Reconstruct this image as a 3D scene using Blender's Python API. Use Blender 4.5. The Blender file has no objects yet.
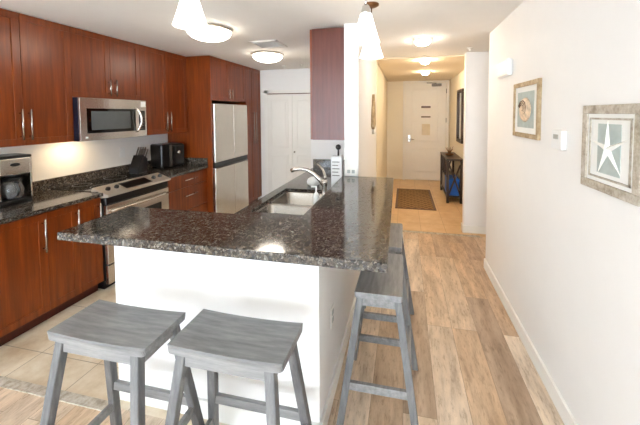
import bpy, bmesh, math, random
from mathutils import Vector, Matrix
random.seed(7)
S = bpy.context.scene
C = bpy.context.collection
R = math.radians

# ------------------------------------------------------------ camera
CAM_H = 1.618
yaw, pit, rol = R(12.35), R(2.73), R(-0.237)
er = Vector((math.cos(yaw), math.sin(yaw), 0)); ez = Vector((-math.sin(yaw), math.cos(yaw), 0)); eu = Vector((0, 0, 1))
fwd = ez * math.cos(pit) - eu * math.sin(pit)
upp = eu * math.cos(pit) + ez * math.sin(pit)
right = er * math.cos(rol) + upp * math.sin(rol)
up2 = upp * math.cos(rol) - er * math.sin(rol)
cd = bpy.data.cameras.new('camera'); cam = bpy.data.objects.new('camera', cd); C.objects.link(cam)
m = Matrix((right, up2, -fwd)).transposed().to_4x4(); m.translation = (0, 0, CAM_H)
cam.matrix_world = m
cd.sensor_width = 36; cd.lens = 315.35 / 640 * 36
cd.shift_x = -(335.82 - 320) / 640; cd.shift_y = (129.05 - 212.5) / 640
cd.clip_start = 0.02
S.camera = cam

# ------------------------------------------------------------ world, exposure, large lights
w = bpy.data.worlds.new('world'); S.world = w; w.use_nodes = True
bg = w.node_tree.nodes['Background']; bg.inputs[0].default_value = (0.80, 0.90, 1.0, 1); bg.inputs[1].default_value = 1.2
S.view_settings.view_transform = 'Standard'; S.view_settings.look = 'None'
S.view_settings.gamma = 1; S.view_settings.use_curve_mapping = False
S.view_settings.exposure = 1.08

def area(name, loc, rot, sx, sy, power, col, spread=180):
    l = bpy.data.lights.new(name, 'AREA'); l.shape = 'RECTANGLE'; l.size = sx; l.size_y = sy
    l.energy = power; l.color = col; l.spread = R(spread)
    o = bpy.data.objects.new(name, l); C.objects.link(o); o.location = loc; o.rotation_euler = rot
    return o
area('daylight_window', (-1.3, -3.35, 1.25), (R(90), 0, 0), 3.6, 2.1, 165, (0.76, 0.88, 1.0))

def lamp(name, loc, power, col, size):
    l = bpy.data.lights.new(name, 'POINT'); l.energy = power; l.color = col; l.shadow_soft_size = size
    o = bpy.data.objects.new(name, l); C.objects.link(o); o.location = loc
    return o

# ------------------------------------------------------------ materials
def new_mat(name):
    mt = bpy.data.materials.new(name); mt.use_nodes = True
    nt = mt.node_tree; b = nt.nodes['Principled BSDF']
    return mt, nt, b
def lin(c):
    return tuple((x / 255 / 12.92 if x / 255 <= 0.04045 else ((x / 255 + 0.055) / 1.055) ** 2.4) for x in c) + (1,)
def coords(nt, scale=(1, 1, 1), rot=(0, 0, 0), loc=(0, 0, 0)):
    tc = nt.nodes.new('ShaderNodeTexCoord'); mp = nt.nodes.new('ShaderNodeMapping')
    mp.inputs['Scale'].default_value = scale; mp.inputs['Rotation'].default_value = rot; mp.inputs['Location'].default_value = loc
    nt.links.new(tc.outputs['Object'], mp.inputs['Vector']); return mp.outputs[0]
def noise(nt, vec, scale, detail=4, rough=0.55):
    n = nt.nodes.new('ShaderNodeTexNoise'); n.inputs['Scale'].default_value = scale
    n.inputs['Detail'].default_value = detail; n.inputs['Roughness'].default_value = rough
    nt.links.new(vec, n.inputs['Vector']); return n
def ramp(nt, fac, stops, interp='LINEAR'):
    r = nt.nodes.new('ShaderNodeValToRGB'); r.color_ramp.interpolation = interp
    e = r.color_ramp.elements
    while len(e) < len(stops): e.new(0.5)
    for i, (p, c) in enumerate(stops): e[i].position = p; e[i].color = c
    nt.links.new(fac, r.inputs[0]); return r.outputs[0]
def mixc(nt, fac, a, b, mode='MIX'):
    x = nt.nodes.new('ShaderNodeMix'); x.data_type = 'RGBA'; x.blend_type = mode
    if isinstance(fac, (int, float)): x.inputs[0].default_value = fac
    else: nt.links.new(fac, x.inputs[0])
    for i, v in ((6, a), (7, b)):
        if isinstance(v, tuple): x.inputs[i].default_value = v
        else: nt.links.new(v, x.inputs[i])
    return x.outputs[2]
def bump(nt, b, h, strength, dist=0.002):
    n = nt.nodes.new('ShaderNodeBump'); n.inputs['Strength'].default_value = strength; n.inputs['Distance'].default_value = dist
    nt.links.new(h, n.inputs['Height']); nt.links.new(n.outputs[0], b.inputs['Normal'])

def plain(name, col, rough=0.5, metal=0.0, var=0.06, scale=8, emit=None, spec=0.5, bumpy=0.0):
    mt, nt, b = new_mat(name)
    c = lin(col)
    v = coords(nt); n = noise(nt, v, scale)
    dark = tuple(x * (1 - var) for x in c[:3]) + (1,)
    lite = tuple(min(1, x * (1 + var)) for x in c[:3]) + (1,)
    nt.links.new(ramp(nt, n.outputs[0], [(0.3, dark), (0.7, lite)]), b.inputs['Base Color'])
    b.inputs['Roughness'].default_value = rough; b.inputs['Metallic'].default_value = metal
    b.inputs['Specular IOR Level'].default_value = spec
    if bumpy: bump(nt, b, noise(nt, v, 120).outputs[0], bumpy)
    if emit:
        b.inputs['Emission Color'].default_value = emit[0]; b.inputs['Emission Strength'].default_value = emit[1]
    return mt

def wood(name, stops, rough, scale=(30, 30, 1.6), coat=0.0, nscale=1.0):
    mt, nt, b = new_mat(name)
    v = coords(nt, scale)
    n = noise(nt, v, nscale * 1.0, 6, 0.6); n2 = noise(nt, coords(nt, tuple(s * 3 for s in scale)), nscale * 2, 3)
    c1 = ramp(nt, n.outputs[0], stops)
    c2 = ramp(nt, n2.outputs[0], [(0.3, (0.78, 0.78, 0.78, 1)), (0.7, (1, 1, 1, 1))])
    nt.links.new(mixc(nt, 0.6, c1, c2, 'MULTIPLY'), b.inputs['Base Color'])
    b.inputs['Roughness'].default_value = rough; b.inputs['Coat Weight'].default_value = coat; b.inputs['Coat Roughness'].default_value = 0.25
    return mt

M = {}
M['cherry'] = wood('cherry', [(0.3, lin((106, 44, 10))), (0.55, lin((132, 58, 12))), (0.8, lin((156, 77, 20)))], 0.32, coat=0.1)
M['cherry_glare'] = wood('cherry_glare', [(0.3, lin((92, 46, 36))), (0.6, lin((112, 60, 48))), (0.85, lin((128, 72, 58)))], 0.35)  # same cherry, with the end panel's pinkish glare put into the colour
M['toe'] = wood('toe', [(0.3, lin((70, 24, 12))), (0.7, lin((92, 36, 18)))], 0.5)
M['greywood'] = wood('greywood', [(0.25, lin((110, 109, 109))), (0.5, lin((138, 136, 135))), (0.8, lin((166, 163, 159)))], 0.38, (5, 40, 40))
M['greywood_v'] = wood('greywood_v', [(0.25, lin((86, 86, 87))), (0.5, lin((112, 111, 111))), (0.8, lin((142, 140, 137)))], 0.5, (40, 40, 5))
M['espresso'] = wood('espresso', [(0.3, lin((34, 24, 22))), (0.7, lin((62, 46, 40)))], 0.4)
M['driftwood'] = wood('driftwood', [(0.3, lin((150, 136, 118))), (0.5, lin((190, 178, 160))), (0.75, lin((218, 212, 200)))], 0.7, (14, 14, 14), 0, 2)
M['tanwood'] = wood('tanwood', [(0.3, lin((150, 122, 84))), (0.7, lin((206, 184, 148)))], 0.6, (10, 10, 10), 0, 2)
M['wall'] = plain('wall', (243, 240, 236), 0.75, var=0.008)
M['wall_hall'] = plain('wall_hall', (243, 234, 214), 0.75, var=0.01)  # cream tint puts the hall's warm lamplight into the wall colour
M['ceiling'] = plain('ceiling', (244, 240, 234), 0.9, var=0.01)
M['ceiling_hall'] = plain('ceiling_hall', (242, 228, 204), 0.9, var=0.01)  # ceiling colour with the warm glow of the hall lights mixed in
M['trim'] = plain('trim', (244, 241, 234), 0.45, var=0.01)
M['white'] = plain('white', (240, 240, 238), 0.4, var=0.02)
M['doorpaint'] = plain('doorpaint', (238, 234, 226), 0.45, var=0.01)
M['steel'] = plain('steel', (214, 207, 197), 0.27, 1.0, 0.04, 3)
M['steel_satin'] = plain('steel_satin', (206, 198, 186), 0.42, 0.75, 0.03, 3)
M['steel_dark'] = plain('steel_dark', (110, 104, 98), 0.35, 1.0, 0.04, 3)
M['steel_sink'] = plain('steel_sink', (160, 154, 146), 0.22, 1.0, 0.05, 5)
M['chrome'] = plain('chrome', (215, 213, 210), 0.14, 1.0, 0.02)
M['nickel'] = plain('nickel', (186, 180, 172), 0.25, 1.0, 0.03)
M['black'] = plain('black', (16, 16, 18), 0.3, var=0.1)
M['black_gloss'] = plain('black_gloss', (10, 10, 12), 0.06, var=0.1)
M['grey_glass'] = plain('grey_glass', (88, 92, 92), 0.12, var=0.06)
M['darkblue'] = plain('darkblue', (22, 26, 44), 0.35)
M['blue'] = plain('blue', (24, 96, 190), 0.6, var=0.15, scale=14)
M['grey'] = plain('grey', (128, 124, 118), 0.6)
M['bronze'] = plain('bronze', (122, 84, 52), 0.4, 0.7)
M['brown'] = plain('brown', (92, 60, 38), 0.5)
M['paper'] = plain('paper', (226, 212, 186), 0.8)
M['mat'] = plain('mat', (238, 236, 230), 0.9, var=0.02)
M['aqua'] = plain('aqua', (178, 186, 180), 0.9, var=0.10, scale=20)
M['star'] = plain('star', (240, 236, 226), 0.8, var=0.04, scale=60, bumpy=0.5)
M['shell'] = plain('shell', (222, 196, 166), 0.6, var=0.3, scale=30)
M['glass_white'] = plain('glass_white', (255, 250, 240), 0.3, emit=((1.0, 0.93, 0.82, 1), 2.6))
M['dome'] = plain('dome', (255, 250, 240), 0.3, emit=((1.0, 0.90, 0.76, 1), 8.0))
M['bulb_hall'] = plain('bulb_hall', (255, 240, 215), 0.3, emit=((1.0, 0.80, 0.56, 1), 90.0))
M['bulb_passage'] = plain('bulb_passage', (255, 240, 215), 0.3, emit=((1.0, 0.88, 0.74, 1), 48.0))
M['bulb_hood'] = plain('bulb_hood', (255, 240, 215), 0.3, emit=((1.0, 0.75, 0.45, 1), 25.0))

def granite():
    mt, nt, b = new_mat('granite')
    v = coords(nt, (1, 1, 1)); dn = noise(nt, v, 14, 3)
    add = nt.nodes.new('ShaderNodeMixRGB'); add.inputs[0].default_value = 0.06
    nt.links.new(v, add.inputs[1]); nt.links.new(dn.outputs['Color'], add.inputs[2])
    vo = nt.nodes.new('ShaderNodeTexVoronoi'); vo.inputs['Scale'].default_value = 92; nt.links.new(add.outputs[0], vo.inputs['Vector'])
    vo2 = nt.nodes.new('ShaderNodeTexVoronoi'); vo2.inputs['Scale'].default_value = 190; nt.links.new(add.outputs[0], vo2.inputs['Vector'])
    sep = nt.nodes.new('ShaderNodeSeparateColor'); nt.links.new(vo.outputs['Color'], sep.inputs[0])
    sep2 = nt.nodes.new('ShaderNodeSeparateColor'); nt.links.new(vo2.outputs['Color'], sep2.inputs[0])
    c1 = ramp(nt, sep.outputs[0], [(0.0, lin((22, 22, 24))), (0.28, lin((46, 43, 42))), (0.5, lin((84, 76, 66))), (0.68, lin((116, 106, 94))), (0.84, lin((70, 72, 76))), (0.94, lin((146, 142, 134)))], 'CONSTANT')
    c2 = ramp(nt, sep2.outputs[1], [(0.0, lin((18, 18, 20))), (0.4, lin((60, 54, 50))), (0.7, lin((96, 88, 80))), (0.92, lin((156, 152, 144)))], 'CONSTANT')
    nt.links.new(mixc(nt, 1.0, mixc(nt, 0.5, c1, c2), (0.98, 0.95, 0.92, 1), 'MULTIPLY'), b.inputs['Base Color'])
    b.inputs['Roughness'].default_value = 0.09; b.inputs['IOR'].default_value = 1.6
    return mt
M['granite'] = granite()

def planks():
    mt, nt, b = new_mat('planks')
    v = coords(nt, (1, 1, 1), (0, 0, R(90)))
    br = nt.nodes.new('ShaderNodeTexBrick'); nt.links.new(v, br.inputs['Vector'])
    br.inputs['Scale'].default_value = 1; br.inputs['Brick Width'].default_value = 1.22; br.inputs['Row Height'].default_value = 0.178
    br.inputs['Mortar Size'].default_value = 0.0012; br.inputs['Mortar Smooth'].default_value = 0.2; br.offset = 0.37; br.offset_frequency = 3
    br.inputs['Color1'].default_value = (0, 0, 0, 1); br.inputs['Color2'].default_value = (1, 1, 1, 1); br.inputs['Mortar'].default_value = (0.5, 0.5, 0.5, 1)
    base = ramp(nt, br.outputs['Color'], [(0.0, lin((158, 138, 120))), (0.08, lin((196, 168, 140))), (0.35, lin((210, 180, 148))), (0.55, lin((220, 200, 176))), (0.8, lin((228, 214, 196))), (1.0, lin((206, 172, 136)))])
    # shift the grain per plank
    tc = nt.nodes.new('ShaderNodeTexCoord'); cmb = nt.nodes.new('ShaderNodeVectorMath'); cmb.operation = 'MULTIPLY_ADD'
    nt.links.new(br.outputs['Color'], cmb.inputs[0]); cmb.inputs[1].default_value = (7, 13, 3); nt.links.new(tc.outputs['Object'], cmb.inputs[2])
    mp = nt.nodes.new('ShaderNodeMapping'); mp.inputs['Scale'].default_value = (13, 2.6, 1); nt.links.new(cmb.outputs[0], mp.inputs[0])
    n = noise(nt, mp.outputs[0], 1.3, 8, 0.65)
    mp2 = nt.nodes.new('ShaderNodeMapping'); mp2.inputs['Scale'].default_value = (9, 1.3, 1); nt.links.new(cmb.outputs[0], mp2.inputs[0])
    n2 = noise(nt, mp2.outputs[0], 1.2, 3, 0.5)
    g = ramp(nt, n.outputs[0], [(0.32, (0.60, 0.54, 0.50, 1)), (0.47, (0.9, 0.88, 0.86, 1)), (0.62, (1.1, 1.08, 1.06, 1))])
    g2 = ramp(nt, n2.outputs[0], [(0.3, (0.78, 0.72, 0.66, 1)), (0.6, (1.12, 1.12, 1.12, 1))])
    c = mixc(nt, 0.85, base, g, 'MULTIPLY'); c = mixc(nt, 0.8, c, g2, 'MULTIPLY')
    n3 = noise(nt, mp.outputs[0], 4.5, 8, 0.75)
    c = mixc(nt, 0.75, c, ramp(nt, n3.outputs[0], [(0.36, (0.58, 0.52, 0.47, 1)), (0.48, (1, 1, 1, 1))]), 'MULTIPLY')
    c = mixc(nt, br.outputs['Fac'], c, lin((140, 116, 94)))
    nt.links.new(c, b.inputs['Base Color']); b.inputs['Roughness'].default_value = 0.38
    bump(nt, b, n.outputs[0], 0.15, 0.001)
    return mt
M['planks'] = planks()

def tiles(name, cols, size, grout, rough=0.3, loc=(0, 0, 0)):
    mt, nt, b = new_mat(name)
    v = coords(nt, (1, 1, 1), (0, 0, 0), loc)
    br = nt.nodes.new('ShaderNodeTexBrick'); nt.links.new(v, br.inputs['Vector'])
    br.inputs['Scale'].default_value = 1; br.inputs['Brick Width'].default_value = size; br.inputs['Row Height'].default_value = size
    br.inputs['Mortar Size'].default_value = 0.003; br.offset = 0
    br.inputs['Color1'].default_value = (0.94, 0.94, 0.94, 1); br.inputs['Color2'].default_value = (1, 1, 1, 1); br.inputs['Mortar'].default_value = (1, 1, 1, 1)
    n = noise(nt, v, 5, 8, 0.65)
    c = ramp(nt, n.outputs[0], [(0.3, lin(cols[0])), (0.5, lin(cols[1])), (0.7, lin(cols[2]))])
    c = mixc(nt, 1.0, c, br.outputs['Color'], 'MULTIPLY')
    c = mixc(nt, br.outputs['Fac'], c, lin(grout))
    nt.links.new(c, b.inputs['Base Color']); b.inputs['Roughness'].default_value = rough
    return mt
M['tile'] = tiles('tile', ((202, 176, 142), (224, 206, 178), (240, 228, 208)), 0.47, (168, 150, 126), loc=(0.06, 0.28, 0))
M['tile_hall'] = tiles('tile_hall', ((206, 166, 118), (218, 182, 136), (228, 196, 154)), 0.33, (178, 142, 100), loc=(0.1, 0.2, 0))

def rugmat():
    mt, nt, b = new_mat('rug_weave')
    v = coords(nt, (1, 1, 1), (0, 0, R(45)))
    ch = nt.nodes.new('ShaderNodeTexBrick'); nt.links.new(v, ch.inputs['Vector']); ch.inputs['Scale'].default_value = 1
    ch.inputs['Brick Width'].default_value = 0.085; ch.inputs['Row Height'].default_value = 0.085; ch.offset = 0
    ch.inputs['Mortar Size'].default_value = 0.012
    ch.inputs['Color1'].default_value = lin((112, 84, 52)); ch.inputs['Color2'].default_value = lin((98, 72, 44)); ch.inputs['Mortar'].default_value = lin((150, 118, 78))
    nt.links.new(ch.outputs['Color'], b.inputs['Base Color']); b.inputs['Roughness'].default_value = 0.95
    return mt
M['rug'] = rugmat()
mt, nt, b = new_mat('window_glass'); b.inputs['Transmission Weight'].default_value = 1; b.inputs['Roughness'].default_value = 0; b.inputs['IOR'].default_value = 1.02
M['glass'] = mt
mt, nt, b = new_mat('carafe_glass'); b.inputs['Transmission Weight'].default_value = 0.8; b.inputs['Base Color'].default_value = (0.5, 0.48, 0.46, 1); b.inputs['Roughness'].default_value = 0.03
M['carafe'] = mt
M['screen'] = plain('screen', (176, 180, 176), 0.3)
M['mirror'] = plain('mirror', (225, 225, 220), 0.03, 1.0, 0.0)

# ------------------------------------------------------------ mesh helpers
def box(bm, x0, x1, y0, y1, z0, z1, bev=0.0, seg=2, M4=None):
    t = bmesh.new(); bmesh.ops.create_cube(t, size=1)
    for v in t.verts:
        v.co = Vector(((x0 + x1) / 2 + v.co.x * (x1 - x0), (y0 + y1) / 2 + v.co.y * (y1 - y0), (z0 + z1) / 2 + v.co.z * (z1 - z0)))
    if bev > 0: bmesh.ops.bevel(t, geom=t.edges[:], offset=bev, segments=seg, affect='EDGES', profile=0.5)
    return merge(bm, t, M4)
def merge(bm, t, M4=None):
    if M4 is not None: bmesh.ops.transform(t, matrix=M4, verts=t.verts)
    me = bpy.data.meshes.new('tmp'); t.to_mesh(me); t.free(); bm.from_mesh(me); bpy.data.meshes.remove(me); return bm
def prism(bm, pts, axis, a, b, bev=0.0):
    """closed outline pts extruded along axis from a to b; pts are the two other coordinates in order"""
    t = bmesh.new()
    def mk(p, q):
        if axis == 'x': return (q, p[0], p[1])
        if axis == 'y': return (p[0], q, p[1])
        return (p[0], p[1], q)
    va = [t.verts.new(mk(p, a)) for p in pts]; vb = [t.verts.new(mk(p, b)) for p in pts]
    t.faces.new(va); t.faces.new(vb[::-1])
    n = len(pts)
    for i in range(n): t.faces.new((va[i], vb[i], vb[(i + 1) % n], va[(i + 1) % n]))
    bmesh.ops.recalc_face_normals(t, faces=t.faces[:])
    if bev > 0: bmesh.ops.bevel(t, geom=t.edges[:], offset=bev, segments=2, affect='EDGES', profile=0.5)
    return merge(bm, t)
def lathe(bm, prof, loc=(0, 0, 0), n=32, M4=None, cap=True):
    t = bmesh.new(); rings = []
    for r, z in prof:
        rings.append([t.verts.new((r * math.cos(2 * math.pi * i / n), r * math.sin(2 * math.pi * i / n), z)) for i in range(n)])
    for a, b_ in zip(rings, rings[1:]):
        for i in range(n): t.faces.new((a[i], a[(i + 1) % n], b_[(i + 1) % n], b_[i]))
    if cap: t.faces.new(rings[0][::-1]); t.faces.new(rings[-1])
    for f in t.faces: f.smooth = True
    bmesh.ops.recalc_face_normals(t, faces=t.faces[:])
    mm = Matrix.Translation(loc) @ (M4 if M4 is not None else Matrix())
    return merge(bm, t, mm)
def tube(bm, pts, rad, n=12):
    pts = [Vector(p) for p in pts]; t = bmesh.new(); rings = []
    rads = rad if isinstance(rad, (list, tuple)) else [rad] * len(pts)
    prev = None
    for i, p in enumerate(pts):
        d = (pts[min(i + 1, len(pts) - 1)] - pts[max(i - 1, 0)]).normalized()
        if prev is None:
            a = d.orthogonal().normalized()
        else:
            a = (prev - d * prev.dot(d)).normalized()
        prev = a; bb = d.cross(a)
        rings.append([t.verts.new(p + (a * math.cos(2 * math.pi * k / n) + bb * math.sin(2 * math.pi * k / n)) * rads[i]) for k in range(n)])
    for a, b_ in zip(rings, rings[1:]):
        for i in range(n): t.faces.new((a[i], a[(i + 1) % n], b_[(i + 1) % n], b_[i]))
    t.faces.new(rings[0][::-1]); t.faces.new(rings[-1])
    for f in t.faces: f.smooth = len(f.verts) == 4
    bmesh.ops.recalc_face_normals(t, faces=t.faces[:])
    return merge(bm, t)
def bar(bm, p, q, wx, wy, bev=0.002):
    """four-sided bar from p to q, horizontal cut wx by wy (for legs) """
    t = bmesh.new(); vs = []
    for c in (p, q):
        vs.append([t.verts.new((c[0] + sx * wx / 2, c[1] + sy * wy / 2, c[2])) for sx, sy in ((-1, -1), (1, -1), (1, 1), (-1, 1))])
    a, b_ = vs
    t.faces.new(a[::-1]); t.faces.new(b_)
    for i in range(4): t.faces.new((a[i], a[(i + 1) % 4], b_[(i + 1) % 4], b_[i]))
    bmesh.ops.recalc_face_normals(t, faces=t.faces[:])
    if bev: bmesh.ops.bevel(t, geom=t.edges[:], offset=bev, segments=2, affect='EDGES')
    return merge(bm, t)
def obj(name, bm, mat, parent=None, label=None):
    me = bpy.data.meshes.new(name); bm.to_mesh(me); bm.free()
    me.materials.append(M[mat]); o = bpy.data.objects.new(name, me); C.objects.link(o)
    if parent: o.parent = parent
    if label: o['label'] = label
    return o
def thing(name, label, cat, loc=(0, 0, 0), rz=0, group=None):
    o = bpy.data.objects.new(name, None); C.objects.link(o); o.location = loc; o.rotation_euler = (0, 0, rz); o.empty_display_size = 0.1
    o['label'] = label; o['category'] = cat
    if group: o['group'] = group
    return o
def tag(o, label, cat, group=None):
    o['label'] = label; o['category'] = cat
    if group: o['group'] = group
    return o
def local(t, loc=None):
    """parts were drawn in room coordinates: move their mesh data so that they hang on the thing's own base point"""
    if loc is not None: t.location = loc
    mv = Matrix.Translation(-Vector(t.location))
    def go(o):
        for c in o.children:
            c.data.transform(mv); go(c)
    go(t); return t
def struct(name, bm, mat, parent=None):
    o = obj(name, bm, mat, parent)
    if parent is None: o['kind'] = 'structure'
    return o
def sbox(name, mat, *a, parent=None, bev=0.0): return struct(name, box(bmesh.new(), *a, bev=bev), mat, parent)
def B(*a, **k): return box(bmesh.new(), *a, **k)
def dup(root, loc, rz, label, group=None):
    r = root.copy(); C.objects.link(r); r.location = loc; r.rotation_euler = (0, 0, rz); r['label'] = label
    if group: r['group'] = group
    for ch in list(root.children):
        c = ch.copy(); C.objects.link(c); c.parent = r
        for g in list(ch.children):
            d = g.copy(); C.objects.link(d); d.parent = c
    return r

# ------------------------------------------------------------ setting
H = 2.427
XL, XR = -3.30, 0.835          # left wall face, right wall face
YT = 1.37                      # wood / tile line
WB = -3.2                      # window wall
YE = 7.90                      # hall end wall
# floors
bm = B(XL, 2.0, WB, YT, -0.06, 0); box(bm, -0.46, 2.0, YT, 4.38, -0.06, 0)
struct('floor', bm, 'planks')
struct('floor_kitchen', B(XL, -0.46, YT, 5.40, -0.06, 0), 'tile')
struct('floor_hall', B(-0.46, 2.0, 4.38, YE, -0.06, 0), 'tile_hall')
sbox('trim_1', 'driftwood', XL, -1.60, YT - 0.035, YT + 0.02, 0, 0.006)
sbox('trim_2', 'driftwood', -0.42, 0.97, 4.35, 4.40, 0, 0.006)
# ceilings
struct('ceiling', B(XL - 0.1, 2.1, WB - 0.1, YE + 0.1, H, H + 0.1), 'ceiling')
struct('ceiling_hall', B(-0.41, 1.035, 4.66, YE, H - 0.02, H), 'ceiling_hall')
# walls
sbox('wall_left', 'wall', XL - 0.1, XL, WB, 5.50, 0, H)
sbox('wall_kitchen_end', 'wall', XL, -0.54, 5.40, 5.50, 0, H)
bm = B(-0.54, -0.41, 2.83, 4.66, 0, H); struct('wall_middle', bm, 'wall')
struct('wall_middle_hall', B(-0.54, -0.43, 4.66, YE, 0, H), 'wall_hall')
struct('wall_sink_end', B(-1.20, -0.54, 3.96, 5.40, 0, H), 'wall')
bm = B(-1.59, -0.52, 1.43, 1.53, 0, 1.008); box(bm, -0.52, -0.40, 1.43, 2.83, 0, 1.008)
struct('wall_peninsula', bm, 'wall')
sbox('wall_right', 'wall', XR, XR + 0.1, WB, 3.50, 0, H)
struct('wall_side_passage', B(1.9, 2.0, 3.50, 4.50, 0, H), 'wall')
struct('wall_side_passage_near', B(XR + 0.1, 2.0, 3.40, 3.50, 0, H), 'wall')
struct('wall_block', B(0.79, 2.0, 4.50, 4.61, 0, H), 'wall')
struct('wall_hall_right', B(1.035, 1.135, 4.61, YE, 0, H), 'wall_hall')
struct('wall_hall_end', B(-0.54, 1.135, YE, YE + 0.1, 0, H), 'wall_hall')
# window wall behind the camera, with one wide window
bm = B(XL, XR, WB - 0.1, WB, 2.3, H); box(bm, XL, -3.1, WB - 0.1, WB, 0, 2.3); box(bm, 0.5, XR, WB - 0.1, WB, 0, 2.3); box(bm, -3.1, 0.5, WB - 0.1, WB, 0, 0.2)
struct('wall_back', bm, 'wall')
bm = bmesh.new()
for x in (-3.1, -1.93, -0.74, 0.44): box(bm, x, x + 0.06, WB - 0.08, WB - 0.02, 0.2, 2.3)
box(bm, -3.1, 0.5, WB - 0.08, WB - 0.02, 0.2, 0.26); box(bm, -3.1, 0.5, WB - 0.08, WB - 0.02, 2.24, 2.3)
win = struct('window_1', bm, 'trim')
obj('pane', B(-3.04, 0.44, WB - 0.055, WB - 0.05, 0.26, 2.24), 'glass', win)
# baseboards
def bb(name, *a, mat='trim'): sbox(name, mat, *a, bev=0.003)
bb('baseboard_right', XR - 0.016, XR, WB, 3.50, 0, 0.10)
bb('baseboard_block', 0.79, 1.9, 4.484, 4.50, 0, 0.10)
bb('baseboard_block_side', 0.774, 0.79, 4.484, 4.61, 0, 0.10)
bb('baseboard_hall_right', 1.019, 1.035, 4.61, YE, 0, 0.10)
bb('baseboard_hall_left', -0.43, -0.414, 4.70, YE, 0, 0.10)
bb('baseboard_peninsula_front', -1.606, -0.384, 1.414, 1.43, 0, 0.10)
bb('baseboard_peninsula_side', -0.40, -0.384, 1.43, 2.83, 0, 0.10)
bb('baseboard_middle', -0.41, -0.394, 2.83, 4.66, 0, 0.10)
bb('baseboard_left', -2.62, -2.49, 1.33, 1.345, 0, 0.10)
sbox('trim_3', 'wall_hall', -0.43, -0.405, 4.66, 4.78, 0, H - 0.02)   # shallow pilaster at the start of the hall

# closet doors at the end of the kitchen
def leaf(name, x0, x1, y, z0, z1, rails, parent, mat='doorpaint'):
    """panelled door slab facing -Y; rails = list of (z0,z1) recessed panels"""
    bm = B(x0, x1, y, y + 0.035, z0, z1, bev=0.002)
    s = 0.075
    for a, c in rails:
        # raised bead and field of each panel
        box(bm, x0 + s, x1 - s, y - 0.009, y + 0.002, a, a + 0.016, bev=0.003); box(bm, x0 + s, x1 - s, y - 0.009, y + 0.002, c - 0.016, c, bev=0.003)
        box(bm, x0 + s, x0 + s + 0.016, y - 0.009, y + 0.002, a, c, bev=0.003); box(bm, x1 - s - 0.016, x1 - s, y - 0.009, y + 0.002, a, c, bev=0.003)
        box(bm, x0 + s + 0.045, x1 - s - 0.045, y - 0.008, y + 0.002, a + 0.045, c - 0.045, bev=0.004)
    return obj(name, bm, mat, parent)
cl = bpy.data.objects.new('door_1', None); C.objects.link(cl); cl['kind'] = 'structure'; cl.location = (0, 0, 0)
bm = bmesh.new()
box(bm, -2.52, -2.455, 5.382, 5.40, 0, 2.055); box(bm, -2.52, -1.21, 5.382, 5.40, 1.995, 2.055, bev=0.002)
obj('door_casing', bm, 'trim', cl)
obj('door_track', B(-2.455, -1.21, 5.375, 5.397, 1.980, 1.995), 'brown', cl)
for i in range(3):
    a = -2.452 + i * 0.482
    if i == 2: x1 = -1.215
    else: x1 = a + 0.478
    lf = leaf('door_leaf', a, x1, 5.362, 0.02, 1.975, [(0.12, 0.88), (1.0, 1.88)], cl)
    if i == 1: obj('knob', lathe(bmesh.new(), [(0.012, 0), (0.008, 0.01), (0.016, 0.02), (0.012, 0.03)], (a + 0.04, 5.36, 0.94), 16, Matrix.Rotation(R(90), 4, 'X')), 'nickel', lf)

# entry door at the end of the hall
ed = bpy.data.objects.new('door_2', None); C.objects.link(ed); ed['kind'] = 'structure'
bm = bmesh.new()
box(bm, -0.045, 0.012, 7.845, YE, 0, 2.405, bev=0.003); box(bm, 0.96, 1.015, 7.845, YE, 0, 2.405, bev=0.003); box(bm, 0.012, 0.96, 7.845, YE, 2.36, 2.405, bev=0.003)
obj('door_frame', bm, 'doorpaint', ed)
bm = B(0.018, 0.953, 7.885, YE, 0.005, 2.352, bev=0.002)
for a, c in ((0.2, 0.78), (0.95, 2.2)):
    for q in ((0.17, 0.78, a, a + 0.015), (0.17, 0.78, c - 0.015, c), (0.17, 0.185, a, c), (0.765, 0.78, a, c)):
        box(bm, q[0], q[1], 7.872, 7.892, q[2], q[3], bev=0.004)
lf = obj('door_leaf', bm, 'doorpaint', ed)
bm = B(0.075, 0.135, 7.862, 7.886, 0.93, 1.10, bev=0.004)
tube(bm, [(0.105, 7.868, 1.0), (0.105, 7.82, 1.0)], 0.011); tube(bm, [(0.105, 7.82, 1.0), (0.16, 7.82, 0.998), (0.22, 7.825, 0.99)], [0.012, 0.010, 0.008])
obj('door_handle', bm, 'nickel', lf)
for z in (0.35, 1.46, 2.15):
    obj('hinge', tube(bmesh.new(), [(0.957, 7.86, z - 0.055), (0.957, 7.86, z + 0.055)], 0.009), 'steel_dark', ed)
bm = B(0.62, 0.84, 7.80, 7.886, 2.265, 2.325, bev=0.006); obj('door_closer', bm, 'steel_dark', lf)
bm = bmesh.new(); tube(bm, [(0.72, 7.80, 2.335), (0.50, 7.74, 2.34), (0.58, 7.86, 2.345)], 0.009); obj('closer_arm', bm, 'nickel', lf)
obj('door_plate', B(0.385, 0.60, 7.866, 7.886, 1.755, 1.80, bev=0.001), 'brown', lf)
obj('door_plate', B(0.385, 0.60, 7.866, 7.886, 1.525, 1.555, bev=0.001), 'brown', lf)
obj('notice_sheet', B(0.40, 0.59, 7.868, 7.886, 1.10, 1.37), 'paper', lf)

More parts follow.
